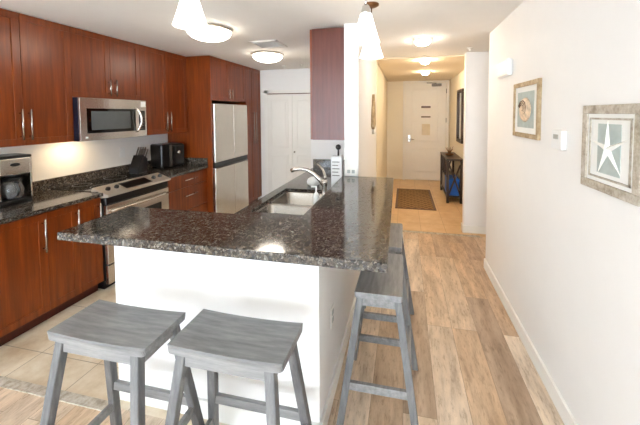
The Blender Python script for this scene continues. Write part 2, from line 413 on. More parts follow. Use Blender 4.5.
# ------------------------------------------------------------ cabinet helpers (fronts facing +X unless noted)
def shaker(bm, x, y0, y1, z0, z1, s=0.055, t=0.02, sgn=1):
    """framed door front: slab behind, four rails proud of the recessed panel; outer face at x"""
    xb = x - sgn * t; xm = x - sgn * 0.007
    def bx(a, b_, *r, **k): box(bm, min(a, b_), max(a, b_), *r, **k)
    bx(xb, xm, y0 + 0.003, y1 - 0.003, z0 + 0.003, z1 - 0.003)
    bx(xb, x, y0, y1, z0, z0 + s, bev=0.0015); bx(xb, x, y0, y1, z1 - s, z1, bev=0.0015)
    bx(xb, x, y0, y0 + s, z0 + s, z1 - s, bev=0.0015); bx(xb, x, y1 - s, y1, z0 + s, z1 - s, bev=0.0015)
    return bm
def vhandle(x, y, z0, z1, parent, sgn=1):
    bm = bmesh.new(); xo = x + sgn * 0.032
    tube(bm, [(xo, y, z0), (xo, y, z1)], 0.006)
    for z in (z0 + 0.03, z1 - 0.03): tube(bm, [(x, y, z), (xo, y, z)], 0.0045, 8)
    return obj('handle', bm, 'nickel', parent)
def hhandle(x, y0, y1, z, parent):
    bm = bmesh.new(); xo = x + 0.032
    tube(bm, [(xo, y0, z), (xo, y1, z)], 0.006)
    for y in (y0 + 0.03, y1 - 0.03): tube(bm, [(x, y, z), (xo, y, z)], 0.0045, 8)
    return obj('handle', bm, 'nickel', parent)
def cabinet(name, label, cat, x0, x1, y0, y1, z0, z1, doors, group=None, side='cherry', toe=False, sgn=1, dz=(0, 0)):
    """x1 = outer face of the doors"""
    t = thing(name, label, cat, ((x0 + x1) / 2, (y0 + y1) / 2, 0 if toe else z0), 0, group)
    def P(o): o.parent = t; return o
    zb = z0 + 0.1 if toe else z0
    P(obj('carcass', B(min(x0, x1 - sgn * 0.022), max(x0, x1 - sgn * 0.022), y0, y1, zb, z1), side))
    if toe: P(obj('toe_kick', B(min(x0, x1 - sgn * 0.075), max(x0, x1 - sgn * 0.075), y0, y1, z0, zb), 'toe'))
    for d in doors:
        kind = d[0]
        a, c, e, f = d[1:5]
        bm = bmesh.new()
        if kind == 'door': shaker(bm, x1, a + 0.0015, c - 0.0015, e + 0.002, f - 0.002, sgn=sgn)
        else: box(bm, x1 - 0.02, x1, a + 0.0015, c - 0.0015, e + 0.002, f - 0.002, bev=0.0015)
        do = P(obj('door' if kind == 'door' else 'drawer', bm, 'cherry'))
        if len(d) > 5 and d[5]:
            h = vhandle(x1, *d[5], parent=None, sgn=sgn) if kind == 'door' else hhandle(x1, *d[5], parent=None)
            h.parent = do
    return local(t)
XU = -2.965; XC = -2.685; UB = 1.375; UT = 2.422
G1 = 'cherry wall cabinets along the left wall'
cabinet('wall_cabinet', 'tall two-door cherry wall cabinet left of the microwave, above the coffee maker', 'cabinet', XL, XU, 1.54, 2.31, UB, UT,
        [('door', 1.54, 1.925, UB, UT, (1.897, 1.42, 1.665)), ('door', 1.925, 2.31, UB, UT, (1.957, 1.42, 1.665))])
cabinet('wall_cabinet', 'short two-door cherry wall cabinet directly above the microwave', 'cabinet', XL, XU, 2.31, 3.075, 1.782, UT,
        [('door', 2.31, 2.70, 1.782, UT, (2.672, 1.81, 1.98)), ('door', 2.70, 3.075, 1.782, UT, (2.742, 1.81, 1.98))])
cabinet('wall_cabinet', 'two-door cherry wall cabinet right of the microwave, above the toaster oven', 'cabinet', XL, XU, 3.075, 3.868, UB, UT,
        [('door', 3.075, 3.48, UB, UT, (3.447, 1.40, 1.655)), ('door', 3.48, 3.868, UB, UT, (3.515, 1.40, 1.655))])
cabinet('base_cabinet', 'low three-door cherry cabinet left of the stove, below the coffee maker', 'cabinet', XL + 0.025, XC, 1.36, 2.305, 0, 0.883,
        [('door', 1.36, 1.857, 0.1, 0.875, (1.825, 0.575, 0.83)), ('door', 1.857, 2.10, 0.1, 0.875, (2.075, 0.575, 0.83)), ('door', 2.10, 2.30, 0.1, 0.875, (2.27, 0.575, 0.83))], toe=True)
cabinet('drawer_cabinet', 'low cherry cabinet with three drawers between the stove and the fridge panel', 'cabinet', XL + 0.025, XC, 3.095, 3.868, 0, 0.883,
        [('drawer', 3.10, 3.865, 0.71, 0.875, (3.38, 3.615, 0.80)), ('drawer', 3.10, 3.865, 0.41, 0.705, (3.38, 3.615, 0.60)), ('drawer', 3.10, 3.865, 0.105, 0.405, (3.38, 3.615, 0.31))], toe=True)
XF = -2.60
tag(obj('side_panel', B(XL, XF, 3.870, 3.888, 0, UT, bev=0.001), 'cherry'), 'full-height cherry end panel standing left of the fridge', 'cabinet panel')
cabinet('wall_cabinet', 'two-door cherry cabinet above the fridge', 'cabinet', XL, XF, 3.890, 4.838, 1.815, UT,
        [('door', 3.89, 4.35, 1.815, UT, (4.31, 1.84, 2.0)), ('door', 4.35, 4.838, 1.815, UT, (4.39, 1.84, 2.0))])
cabinet('pantry_cabinet', 'full-height two-door cherry pantry cabinet right of the fridge', 'cabinet', XL, XF, 4.84, 5.395, 0, UT,
        [('door', 4.84, 5.12, 0.1, UT, (5.08, 1.10, 1.66)), ('door', 5.12, 5.395, 0.1, UT, (5.16, 1.10, 1.66))], toe=True)
cabinet('wall_cabinet', 'cherry wall cabinet hanging beside the white column above the sink counter', 'cabinet', -0.542, -0.875, 2.87, 3.95, 1.375, 2.41,
        [('door', 2.87, 3.41, 1.375, 2.41, (3.37, 1.42, 1.66)), ('door', 3.41, 3.95, 1.375, 2.41, (3.45, 1.42, 1.66))], side='cherry_glare', sgn=-1)
# sink base: drawn round the sink bowls, open above
t = thing('sink_cabinet', 'low cherry cabinet under the sink counter, behind the peninsula wall', 'cabinet', (-0.85, 2.7, 0))
bm = bmesh.new()
box(bm, -1.13, -0.545, 1.54, 3.95, 0.1, 0.12); box(bm, -1.13, -0.545, 1.54, 1.56, 0.12, 0.88); box(bm, -1.13, -0.545, 3.93, 3.95, 0.12, 0.88)
box(bm, -1.13, -1.115, 1.56, 3.93, 0.12, 0.88)
o = obj('carcass', bm, 'cherry', t)
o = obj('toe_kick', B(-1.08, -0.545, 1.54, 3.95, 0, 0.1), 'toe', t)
for k in range(4):
    a = 1.54 + k * 0.6025
    o = obj('door', shaker(bmesh.new(), -1.15, a + 0.002, a + 0.60, 0.1, 0.875, sgn=-1), 'cherry', t)
    vhandle(-1.15, a + (0.56 if k % 2 == 0 else 0.04), 0.58, 0.83, o, sgn=-1)
local(t)

# ------------------------------------------------------------ countertops
t = thing('countertop', 'dark speckled granite countertop left of the stove under the coffee maker', 'countertop', (0, 0, 0))
obj('slab', B(XL, XC + 0.025, 1.34, 2.307, 0.884, 0.914, bev=0.003), 'granite', t)
obj('backsplash', B(XL, XL + 0.02, 1.34, 3.0925, 0.914, 1.016, bev=0.002), 'granite', t)
local(t, (-2.98, 1.82, 0.884))
t = thing('countertop', 'short dark granite countertop right of the stove under the toaster oven', 'countertop', (0, 0, 0))
obj('slab', B(XL, XC + 0.025, 3.093, 3.869, 0.884, 0.914, bev=0.003), 'granite', t)
bm = B(XL, XL + 0.02, 3.093, 3.869, 0.914, 1.016, bev=0.002); box(bm, XL + 0.02, XC + 0.02, 3.849, 3.869, 0.914, 1.016, bev=0.002)
obj('backsplash', bm, 'granite', t)
local(t, (-2.98, 3.48, 0.884))
# L-shaped raised bar
bm = bmesh.new()
L = [(-1.65, 1.18), (-0.060, 1.185), (-0.095, 2.828), (-0.56, 2.828), (-0.56, 1.62), (-1.67, 1.62)]
prism(bm, L, 'z', 1.010, 1.050, bev=0.006)
t = thing('bar_countertop', 'L-shaped dark speckled granite bar top on the white peninsula wall', 'countertop')
obj('slab', bm, 'granite', t)
local(t, (-0.7, 1.5, 1.01))
# sink counter with a hole
SX0, SX1, SY0, SY1 = -1.10, -0.685, 2.07, 2.80
t = thing('sink_countertop', 'lower dark granite countertop around the double sink', 'countertop', (0, 0, 0))
bm = bmesh.new()
box(bm, -1.18, SX0, 1.532, 3.958, 0.884, 0.914); box(bm, SX1, -0.542, 1.532, 3.958, 0.884, 0.914)
box(bm, SX0, SX1, 1.532, SY0, 0.884, 0.914); box(bm, SX0, SX1, SY1, 3.958, 0.884, 0.914)
obj('slab', bm, 'granite', t)
obj('backsplash', B(-1.17, -0.545, 3.938, 3.958, 0.914, 1.03, bev=0.002), 'granite', t)
local(t, (-0.86, 2.75, 0.884))

# sink
t = thing('double_sink', 'stainless steel double-bowl sink set in the granite counter', 'sink', (0, 0, 0))
def rrect(x0, x1, y0, y1, r, n=5):
    pts = []
    for cx, cy, a in ((x1 - r, y1 - r, 0), (x0 + r, y1 - r, 90), (x0 + r, y0 + r, 180), (x1 - r, y0 + r, 270)):
        for i in range(n + 1):
            an = R(a + 90 * i / n); pts.append((cx + r * math.cos(an), cy + r * math.sin(an)))
    return pts
def bowl(x0, x1, y0, y1):
    t_ = bmesh.new(); rings = []
    for ins, z, r in ((-0.014, 0.8835, 0.05), (0.0, 0.883, 0.05), (0.004, 0.875, 0.05), (0.012, 0.76, 0.055), (0.03, 0.735, 0.06), (0.06, 0.728, 0.06)):
        rings.append([t_.verts.new((p[0], p[1], z)) for p in rrect(x0 + ins, x1 - ins, y0 + ins, y1 - ins, r)])
    n = len(rings[0])
    for a, b_ in zip(rings, rings[1:]):
        for i in range(n): t_.faces.new((a[i], a[(i + 1) % n], b_[(i + 1) % n], b_[i]))
    t_.faces.new(rings[-1])
    for f in t_.faces: f.smooth = True
    bmesh.ops.recalc_face_normals(t_, faces=t_.faces[:])
    for f in t_.faces: f.normal_flip()
    return t_
for a, c in ((SY0 + 0.006, 2.372), (2.40, SY1 - 0.006)):
    bw = obj('bowl', bowl(SX0 + 0.008, SX1 - 0.008, a, c), 'steel_sink', t)
    obj('drain', lathe(bmesh.new(), [(0.045, 0.729), (0.045, 0.733), (0.03, 0.731)], ((SX0 + SX1) / 2, (a + c) / 2, 0), 20), 'steel_dark', bw)
obj('divider', B(SX0 + 0.01, SX1 - 0.01, 2.371, 2.401, 0.865, 0.885, bev=0.004), 'steel_sink', t)
local(t, (-0.89, 2.43, 0.73))
# faucet
t = thing('kitchen_faucet', 'brushed nickel single-lever faucet arching over the sink', 'faucet', (-0.632, 2.45, 0.914))
bm = lathe(bmesh.new(), [(0.032, 0), (0.032, 0.012), (0.024, 0.02), (0.022, 0.12), (0.026, 0.15), (0.022, 0.175)])
obj('body', bm, 'nickel', t)
sp = [(-0.005, 0, 0.13), (-0.04, 0, 0.175), (-0.085, 0, 0.215), (-0.14, -0.005, 0.248), (-0.20, -0.01, 0.258), (-0.25, -0.014, 0.252), (-0.278, -0.016, 0.240)]
obj('spout', tube(bmesh.new(), sp, [0.021, 0.019, 0.017, 0.015, 0.0145, 0.017, 0.017]), 'nickel', t)
lv = [(0.005, 0.0, 0.17), (0.0, 0.01, 0.205), (-0.02, 0.03, 0.245), (-0.05, 0.045, 0.275), (-0.08, 0.055, 0.292)]
obj('lever', tube(bmesh.new(), lv, [0.016, 0.012, 0.010, 0.008, 0.006]), 'nickel', t)
# soap pump
t = thing('soap_dispenser', 'small white soap pump bottle standing behind the sink', 'soap dispenser', (-0.66, 2.30, 0.914))
obj('bottle', lathe(bmesh.new(), [(0.022, 0), (0.024, 0.01), (0.024, 0.08), (0.014, 0.10), (0.010, 0.105)]), 'white', t)
bm = tube(bmesh.new(), [(0, 0, 0.10), (0, 0, 0.15)], 0.006); tube(bm, [(0.005, 0, 0.15), (-0.04, 0, 0.148)], 0.006); obj('pump', bm, 'white', t)
# scrub / dish
bm = lathe(bmesh.new(), [(0.045, 0), (0.060, 0.01), (0.066, 0.035), (0.055, 0.062), (0.03, 0.078), (0.003, 0.083)], (-0.885, 2.99, 0.914))
tag(obj('dish_scrubber', bm, 'white'), 'white rounded dish scrubber on the counter beyond the sink', 'scrubber')
# bottle carton by the column
t = thing('utensil_box', 'white printed box with a black-handled brush, against the white column', 'box', (-0.628, 2.93, 0.914))
obj('carton', B(-0.052, 0.052, -0.045, 0.045, 0, 0.305, bev=0.004), 'white', t)
bm = bmesh.new()
for k in range(5): box(bm, -0.04, 0.03 - 0.012 * (k % 2), -0.0465, -0.045, 0.12 + k * 0.032, 0.128 + k * 0.032)
obj('print', bm, 'grey', t)
bm = tube(bmesh.new(), [(0.01, 0, 0.30), (0.01, 0, 0.37)], 0.008); lathe(bm, [(0.004, 0.36), (0.022, 0.372), (0.027, 0.39), (0.020, 0.408), (0.005, 0.415)], (0.01, 0, 0)); obj('brush_handle', bm, 'black', t)

# ------------------------------------------------------------ range
t = thing('stove_range', 'stainless steel slide-in stove with black glass cooktop', 'stove', (0, 0, 0))
RX = -2.655
obj('body', B(XL + 0.022, RX - 0.02, 2.312, 3.088, 0.09, 0.90), 'black', t)
obj('cooktop', B(XL + 0.021, RX - 0.06, 2.309, 3.091, 0.900, 0.921, bev=0.003), 'black_gloss', t)
for cx, cy, rr in ((-3.15, 2.51, 0.075), (-3.15, 2.88, 0.10), (-2.89, 2.51, 0.10), (-2.89, 2.88, 0.075)):
    obj('burner_ring', lathe(bmesh.new(), [(rr, 0.9212), (rr + 0.006, 0.9216), (rr + 0.006, 0.9212)], (cx, cy, 0), 36, cap=False), 'grey', t)
# sloped control panel
bm = bmesh.new(); prism(bm, [(-2.80, 0.925), (-2.785, 0.952), (-2.612, 0.892), (-2.612, 0.872), (-2.70, 0.86), (-2.80, 0.86)], 'y', 2.309, 3.091, bev=0.002)
cp = obj('control_panel', bm, 'steel_satin', t)
sl = math.atan2(0.060, 0.173)
def onpanel(y, s=0.5, dz=0.0):
    return Vector((-2.785 + 0.173 * s, y, 0.952 - 0.060 * s)) + Vector((math.sin(sl), 0, math.cos(sl))) * dz
Mr = Matrix.Rotation(sl, 4, 'Y')
bm = B(-0.058, 0.058, -0.16, 0.16, 0, 0.002, M4=Matrix.Translation(onpanel(2.70, 0.5, 0.0)) @ Mr); obj('display', bm, 'black', cp)
for y in (2.385, 2.475, 2.93, 3.02):
    bm = lathe(bmesh.new(), [(0.021, 0), (0.021, 0.012), (0.016, 0.026), (0.010, 0.028)], (0, 0, 0), 20, Matrix.Translation(onpanel(y, 0.5, 0)) @ Mr)
    obj('knob', bm, 'black', cp)
obj('front_band', B(RX - 0.03, RX + 0.012, 2.315, 3.085, 0.795, 0.870, bev=0.01), 'black', t)
od = obj('oven_door', B(RX - 0.03, RX + 0.015, 2.315, 3.085, 0.245, 0.790, bev=0.005), 'steel', t)
obj('window', B(RX + 0.013, RX + 0.018, 2.43, 2.97, 0.38, 0.655, bev=0.002), 'black_gloss', od)
bm = bmesh.new()
hp = [(RX + 0.03 + 0.025 * math.sin(math.pi * i / 10), 2.345 + 0.71 * i / 10, 0.735) for i in range(11)]
tube(bm, hp, 0.013); tube(bm, [(RX + 0.01, 2.36, 0.735), (RX + 0.035, 2.36, 0.735)], 0.01); tube(bm, [(RX + 0.01, 3.04, 0.735), (RX + 0.035, 3.04, 0.735)], 0.01)
obj('handle', bm, 'steel', od)
sd = obj('storage_drawer', B(RX - 0.03, RX + 0.012, 2.315, 3.085, 0.06, 0.235, bev=0.004), 'steel', t)
obj('plinth', B(XL + 0.05, RX - 0.06, 2.33, 3.07, 0.0, 0.09), 'black', t)
local(t, (-2.97, 2.70, 0))

# ------------------------------------------------------------ microwave
t = thing('microwave_oven', 'over-the-range stainless steel microwave with a curved handle', 'microwave', (0, 0, 0))
MX = -2.895
obj('case', B(XL, MX - 0.02, 2.312, 3.072, 1.375, 1.78), 'darkblue', t)
bm = bmesh.new()
n = 14; fr = [(MX + 0.028 * math.sin(math.pi * i / n), 2.314 + 0.757 * i / n) for i in range(n + 1)]
prism(bm, [(MX - 0.02, 2.314)] + fr + [(MX - 0.02, 3.071)], 'z', 1.379, 1.778, bev=0.002)
fp = obj('front', bm, 'steel', t)
def curved(y0, y1, z0, z1, d, th=0.004, n=8):
    pts = []
    for i in range(n + 1):
        y = y0 + (y1 - y0) * i / n; pts.append((MX + 0.028 * math.sin(math.pi * (y - 2.314) / 0.757) + d, y))
    back = [(p[0] - th, p[1]) for p in pts][::-1]
    return prism(bmesh.new(), pts + back, 'z', z0, z1)
obj('window_frame', curved(2.372, 2.905, 1.445, 1.680, 0.002), 'black_gloss', fp)
obj('window', curved(2.41, 2.83, 1.475, 1.655, 0.0035), 'grey_glass', fp)
obj('control_panel', curved(2.955, 3.045, 1.445, 1.665, 0.002), 'black_gloss', fp)
bm = bmesh.new()
for r_ in range(5):
    for c_ in range(3):
        y = 2.965 + 0.025 * c_; x = MX + 0.028 * math.sin(math.pi * (y - 2.314) / 0.757)
        box(bm, x + 0.001, x + 0.006, y, y + 0.016, 1.46 + r_ * 0.03, 1.476 + r_ * 0.03)
obj('buttons', bm, 'steel_dark', fp)
obj('price_tag', B(MX + 0.0, MX + 0.012, 2.985, 3.05, 1.705, 1.765), 'white', fp)
hp = [(MX + 0.022 + 0.045 * math.sin(math.pi * i / 12), 2.915 + 0.02 * math.sin(math.pi * i / 12), 1.432 + 0.262 * i / 12) for i in range(13)]
obj('handle', tube(bmesh.new(), hp, 0.011), 'steel', fp)
obj('badge', B(MX + 0.004, MX + 0.010, 2.355, 2.375, 1.40, 1.415), 'white', fp)
obj('hood_lamp', B(-3.16, -3.06, 2.40, 2.56, 1.371, 1.3755), 'bulb_hood', t)
local(t, (-3.1, 2.69, 1.375))

# ------------------------------------------------------------ refrigerator
t = thing('refrigerator', 'stainless steel four-door refrigerator between the cherry panel and pantry', 'refrigerator', (0, 0, 0))
FX = -2.570; F0, F1 = 3.90, 4.83; FM = 4.405
obj('case', B(XL + 0.02, FX - 0.06, F0, F1, 0.0, 1.765), 'steel_dark', t)
for y0, y1 in ((F0, FM - 0.002), (FM + 0.002, F1)):
    obj('door', B(FX - 0.058, FX, y0, y1, 0.945, 1.770, bev=0.006), 'steel', t)
    obj('door', B(FX - 0.058, FX, y0, y1, 0.035, 0.868, bev=0.006), 'steel', t)
obj('pocket_band', B(FX - 0.058, FX - 0.014, F0, F1, 0.868, 0.945), 'black', t)
obj('grip', tube(bmesh.new(), [(FX - 0.002, F0 + 0.04, 0.868), (FX + 0.014, F0 + 0.06, 0.868), (FX + 0.014, F1 - 0.06, 0.868), (FX - 0.002, F1 - 0.04, 0.868)], 0.011), 'steel_dark', t)
local(t, (-2.9, 4.355, 0))

# ------------------------------------------------------------ things on the left counter
t = thing('coffee_maker', 'stainless and black drip coffee maker at the left end of the counter', 'coffee maker', (-3.10, 1.888, 0.914), R(-8))
obj('base', B(-0.11, 0.11, -0.10, 0.10, 0, 0.04, bev=0.008), 'black', t)
obj('tower', B(-0.11, -0.03, -0.10, 0.10, 0.04, 0.26, bev=0.004), 'black', t)
obj('side_trim', B(-0.09, 0.10, 0.092, 0.104, 0.04, 0.37, bev=0.003), 'steel', t)
obj('side_trim', B(-0.09, 0.10, -0.104, -0.092, 0.04, 0.37, bev=0.003), 'steel', t)
hd = obj('brew_head', B(-0.11, 0.10, -0.094, 0.094, 0.235, 0.365, bev=0.006), 'steel', t)
obj('lid', B(-0.115, 0.105, -0.106, 0.106, 0.365, 0.388, bev=0.008), 'black', t)
bm = lathe(bmesh.new(), [(0.032, 0), (0.030, 0.003)], (0.099, 0.0, 0.315), 24, Matrix.Rotation(R(90), 4, 'Y') @ Matrix.Diagonal((0.45, 1, 1, 1)))
obj('logo_plate', bm, 'black', hd)
car = obj('carafe', lathe(bmesh.new(), [(0.05, 0.0), (0.068, 0.02), (0.072, 0.07), (0.055, 0.125), (0.045, 0.14)], (0.035, 0, 0.045), 28), 'carafe', t)
obj('lid', lathe(bmesh.new(), [(0.048, 0.14), (0.05, 0.155), (0.03, 0.168)], (0.035, 0, 0.045), 24), 'black', car)
obj('handle', tube(bmesh.new(), [(0.085, 0, 0.18), (0.125, 0.0, 0.17), (0.135, 0.0, 0.12), (0.12, 0, 0.075), (0.10, 0, 0.07)], 0.008), 'black', car)

t = thing('knife_block', 'black knife block with silver-tipped knives by the backsplash', 'knife block', (-3.17, 3.22, 0.914), R(-80))
bm = bmesh.new(); prism(bm, [(-0.07, 0), (0.085, 0), (0.085, 0.07), (0.0, 0.215), (-0.085, 0.165)], 'y', -0.06, 0.06, bev=0.004); obj('block', bm, 'black', t)
k = 0
for r_ in range(2):
    for c_ in range(4):
        p = Vector((-0.065 + 0.045 * r_, -0.042 + 0.028 * c_, 0.175 + 0.028 * r_)); d = Vector((-0.5, 0, 0.86))
        kn = obj('knife_handle', tube(bmesh.new(), [p, p + d * 0.115], 0.0085, 8), 'steel_dark', t)
        obj('bolster', tube(bmesh.new(), [p + d * 0.095, p + d * 0.108], 0.009, 8), 'steel', kn)
t = thing('toaster_oven', 'black countertop toaster oven with a silver stripe beside the cherry panel', 'toaster oven', (-3.125, 3.655, 0.914), R(-20))
obj('housing', B(-0.15, 0.13, -0.16, 0.16, 0.01, 0.315, bev=0.025, seg=3), 'black', t)
obj('front_panel', B(0.125, 0.145, -0.02, 0.15, 0.03, 0.295, bev=0.006), 'black_gloss', t)
obj('silver_strip', B(0.126, 0.150, -0.055, -0.025, 0.02, 0.302, bev=0.004), 'steel_dark', t)
obj('dial', lathe(bmesh.new(), [(0.026, 0), (0.026, 0.012), (0.02, 0.02)], (0.143, 0.07, 0.20), 20, Matrix.Rotation(R(90), 4, 'Y')), 'steel', t)
bm = bmesh.new()
for sx in (-0.10, 0.09):
    for sy in (-0.12, 0.12): lathe(bm, [(0.012, 0), (0.012, 0.012)], (sx, sy, 0), 12)
obj('feet', bm, 'black', t)
def plate(name, label, cat, M4, kind='outlet', mat='white'):
    """cover plate in local XY facing +Z"""
    t = thing(name, label, cat); t.matrix_world = M4
    obj('cover_plate', B(-0.035, 0.035, -0.057, 0.057, 0, 0.006, bev=0.002), mat, t)
    if kind == 'outlet':
        for s in (-1, 1): obj('socket', B(-0.016, 0.016, s * 0.021 - 0.014, s * 0.021 + 0.014, 0.005, 0.008, bev=0.002), 'screen' if mat == 'trim' else 'white', t)
    else: obj('rocker', B(-0.014, 0.014, -0.03, 0.03, 0.005, 0.010, bev=0.002), 'white', t)
    return t
def face(px, loc):   # px: '+x','-x','-y'
    r = {'+x': Matrix(((0, 0, 1), (1, 0, 0), (0, 1, 0))), '-x': Matrix(((0, 0, -1), (-1, 0, 0), (0, 1, 0))), '-y': Matrix(((1, 0, 0), (0, 0, -1), (0, 1, 0)))}[px]
    return Matrix.Translation(loc) @ r.to_4x4()
plate('wall_outlet', 'white outlet on the wall between microwave and knife block', 'outlet', face('+x', (XL, 3.12, 1.17)))
plate('wall_outlet', 'white outlet on the wall behind the knife block handles', 'outlet', face('+x', (XL, 3.42, 1.17)))
plate('wall_outlet', 'white sideways outlet at the foot of the column above the bar', 'outlet', face('-y', (-0.478, 2.829, 1.092)) @ Matrix.Rotation(R(90), 4, 'Z'), mat='trim')
plate('wall_outlet', 'white outlet low on the peninsula side wall beside the stools', 'outlet', face('+x', (-0.40, 1.70, 0.47)), mat='trim')

# ------------------------------------------------------------ bar stools
def make_stool(label):
    t = thing('bar_stool', label, 'stool', group='grey wooden saddle stools at the bar')
    W, D, Z = 0.235, 0.118, 0.742
    bm = bmesh.new(); n = 16
    top = []; bot = []
    def zt(u): return Z - 0.008 + 0.008 * abs(u) ** 2.2      # saddle: the two ends curl up
    pts = [(W * (2 * i / n - 1), zt(2 * i / n - 1)) for i in range(n + 1)]
    low = [(p[0], p[1] - 0.030) for p in pts][::-1]
    tt = bmesh.new()
    for sy in (-D, D): pass
    rows = []
    ysteps = [-D, -D + 0.006, -D * 0.5, 0, D * 0.5, D - 0.006, D]
    topv = [[tt.verts.new((x * (1.0 if 0 < j < 6 else 0.985), y, z - (0.006 if j in (0, 6) else 0))) for (x, z) in pts] for j, y in enumerate(ysteps)]
    botv = [[tt.verts.new((x, y, z - 0.030)) for (x, z) in pts] for y in (-D, D)]
    for a, b_ in zip(topv, topv[1:]):
        for i in range(n): tt.faces.new((a[i], a[i + 1], b_[i + 1], b_[i]))
    for i in range(n):
        tt.faces.new((botv[0][i], botv[0][i + 1], topv[0][i + 1], topv[0][i])); tt.faces.new((botv[1][i], botv[1][i + 1], topv[-1][i + 1], topv[-1][i]))
        tt.faces.new((botv[0][i], botv[0][i + 1], botv[1][i + 1], botv[1][i]))
    for e in (0, n): tt.faces.new([botv[0][e]] + [r_[e] for r_ in topv] + [botv[1][e]])
    bmesh.ops.recalc_face_normals(tt, faces=tt.faces[:])
    # round the four vertical corners
    es = [e for e in tt.edges if abs(e.verts[0].co.z - e.verts[1].co.z) > 0.02 and abs(abs(e.verts[0].co.x) - W) < 0.006 and abs(abs(e.verts[0].co.y) - D) < 0.001]
    bmesh.ops.bevel(tt, geom=es, offset=0.018, segments=4, affect='EDGES', profile=0.5)
    merge(bm, tt); obj('seat', bm, 'greywood', t)
    tx, ty, fx, fy = W - 0.055, D - 0.026, W + 0.022, D + 0.078
    def lp(sx, sy, z): k_ = 1 - z / 0.71; return Vector((sx * (tx + (fx - tx) * k_), sy * (ty + (fy - ty) * k_), z))
    for sx in (-1, 1):
        for sy in (-1, 1):
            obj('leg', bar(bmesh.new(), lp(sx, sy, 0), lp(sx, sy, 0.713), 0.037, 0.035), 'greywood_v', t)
    for sy in (-1, 1):
        a = lp(-1, sy, 0.68); obj('apron', B(a.x + 0.015, -a.x - 0.015, a.y - 0.009, a.y + 0.009, 0.660, 0.704, bev=0.001), 'greywood', t)
        a = lp(-1, sy, 0.29); obj('stretcher', B(a.x + 0.012, -a.x - 0.012, a.y - 0.010, a.y + 0.010, 0.270, 0.310, bev=0.002), 'greywood', t)
    for sx, z in ((-1, 0.165), (1, 0.255)):
        a = lp(sx, -1, 0.68); obj('apron', B(a.x - 0.009, a.x + 0.009, a.y + 0.013, -a.y - 0.013, 0.650, 0.705, bev=0.001), 'greywood', t)
        a = lp(sx, -1, z); obj('stretcher', B(a.x - 0.010, a.x + 0.010, a.y + 0.010, -a.y - 0.010, z - 0.02, z + 0.02, bev=0.002), 'greywood', t)
    return t
st = make_stool('grey wooden saddle stool at far left in front of the peninsula'); st.location = (-1.180, 1.073, 0); st.rotation_euler = (0, 0, 0)
dup(st, (-0.648, 1.112, 0), R(0), 'grey wooden saddle stool in front of the peninsula near its right corner')
dup(st, (-0.122, 1.735, 0), R(-90), 'grey wooden saddle stool under the right side of the bar, nearest the camera')
dup(st, (-0.130, 2.30, 0), R(-90), 'grey wooden saddle stool under the right side of the bar, farther along by the column')

# ------------------------------------------------------------ ceiling lights
def dome(label, x, y, r):
    t = thing('ceiling_light', label, 'ceiling light', (x, y, H), group='round flush dome lights on the kitchen ceiling')
    obj('base_plate', lathe(bmesh.new(), [(r * 0.9, 0), (r * 0.96, -0.004), (r, -0.022), (r * 0.96, -0.028)], n=40), 'steel', t)
    obj('shade', lathe(bmesh.new(), [(r * 0.95, -0.028)] + [(r * 0.95 * math.cos(a), -0.034 - 0.085 * math.sin(a)) for a in [R(q) for q in range(8, 90, 9)]] + [(0.004, -0.119)], n=40), 'dome', t)
dome('round white dome light on the kitchen ceiling nearest the camera', -1.80, 2.68, 0.205)
dome('round white dome light on the kitchen ceiling beside the air vent', -1.79, 3.95, 0.205)
def small(label, x, y, r, z, sq=False, mat='bulb_hall'):
    t = thing('ceiling_light', label, 'ceiling light', (x, y, z))
    bm = B(-r * 1.1, r * 1.1, -r * 1.1, r * 1.1, -0.018, 0, bev=0.004) if sq else lathe(bmesh.new(), [(r * 1.12, 0), (r * 1.1, -0.012), (r, -0.014)], n=32)
    obj('base_plate', bm, 'trim', t)
    obj('shade', lathe(bmesh.new(), [(r * 0.92, -0.014), (r * 0.95, -0.03), (r * 0.75, -0.052), (r * 0.3, -0.062), (0.004, -0.063)], n=32), mat, t)
small('small flush light with a square plate on the passage ceiling', 0.185, 3.62, 0.085, H, True, 'bulb_passage')
small('small round light on the hall ceiling, nearer of the two before the door', 0.285, 4.86, 0.065, H - 0.02)
small('small round light on the hall ceiling closest to the entry door', 0.37, 6.18, 0.07, H - 0.02)
def pendant(label, x, y, zb=2.045):
    t = thing('pendant_light', label, 'pendant light', (x, y, H), group='white glass pendants over the bar')
    z = zb - H
    obj('canopy', lathe(bmesh.new(), [(0.055, 0), (0.055, -0.012), (0.035, -0.022), (0.008, -0.026)]), 'bronze', t)
    obj('cord', tube(bmesh.new(), [(0, 0, -0.02), (0, 0, z + 0.20)], 0.005, 8), 'chrome', t)
    obj('socket_cap', lathe(bmesh.new(), [(0.012, z + 0.235), (0.022, z + 0.225), (0.030, z + 0.19), (0.034, z + 0.172)]), 'chrome', t)
    bm = lathe(bmesh.new(), [(0.034, z + 0.176), (0.042, z + 0.15), (0.060, z + 0.085), (0.080, z + 0.02), (0.088, z), (0.083, z), (0.074, z + 0.02), (0.054, z + 0.085), (0.036, z + 0.15), (0.030, z + 0.170)], cap=False, n=36)
    obj('lamp_shade', bm, 'glass_white', t)
    obj('bulb', lathe(bmesh.new(), [(0.012, z + 0.16), (0.016, z + 0.12), (0.028, z + 0.085), (0.026, z + 0.06), (0.01, z + 0.045), (0.002, z + 0.044)], n=20), 'glass_white', t)
pendant('white glass cone pendant over the left part of the bar', -1.11, 1.49, 2.085)
pendant('white glass cone pendant over the right part of the bar, nearer the camera', -0.242, 2.00, 2.065)
pendant('white glass cone pendant over the right part of the bar, beside the column', -0.246, 2.37, 2.037)
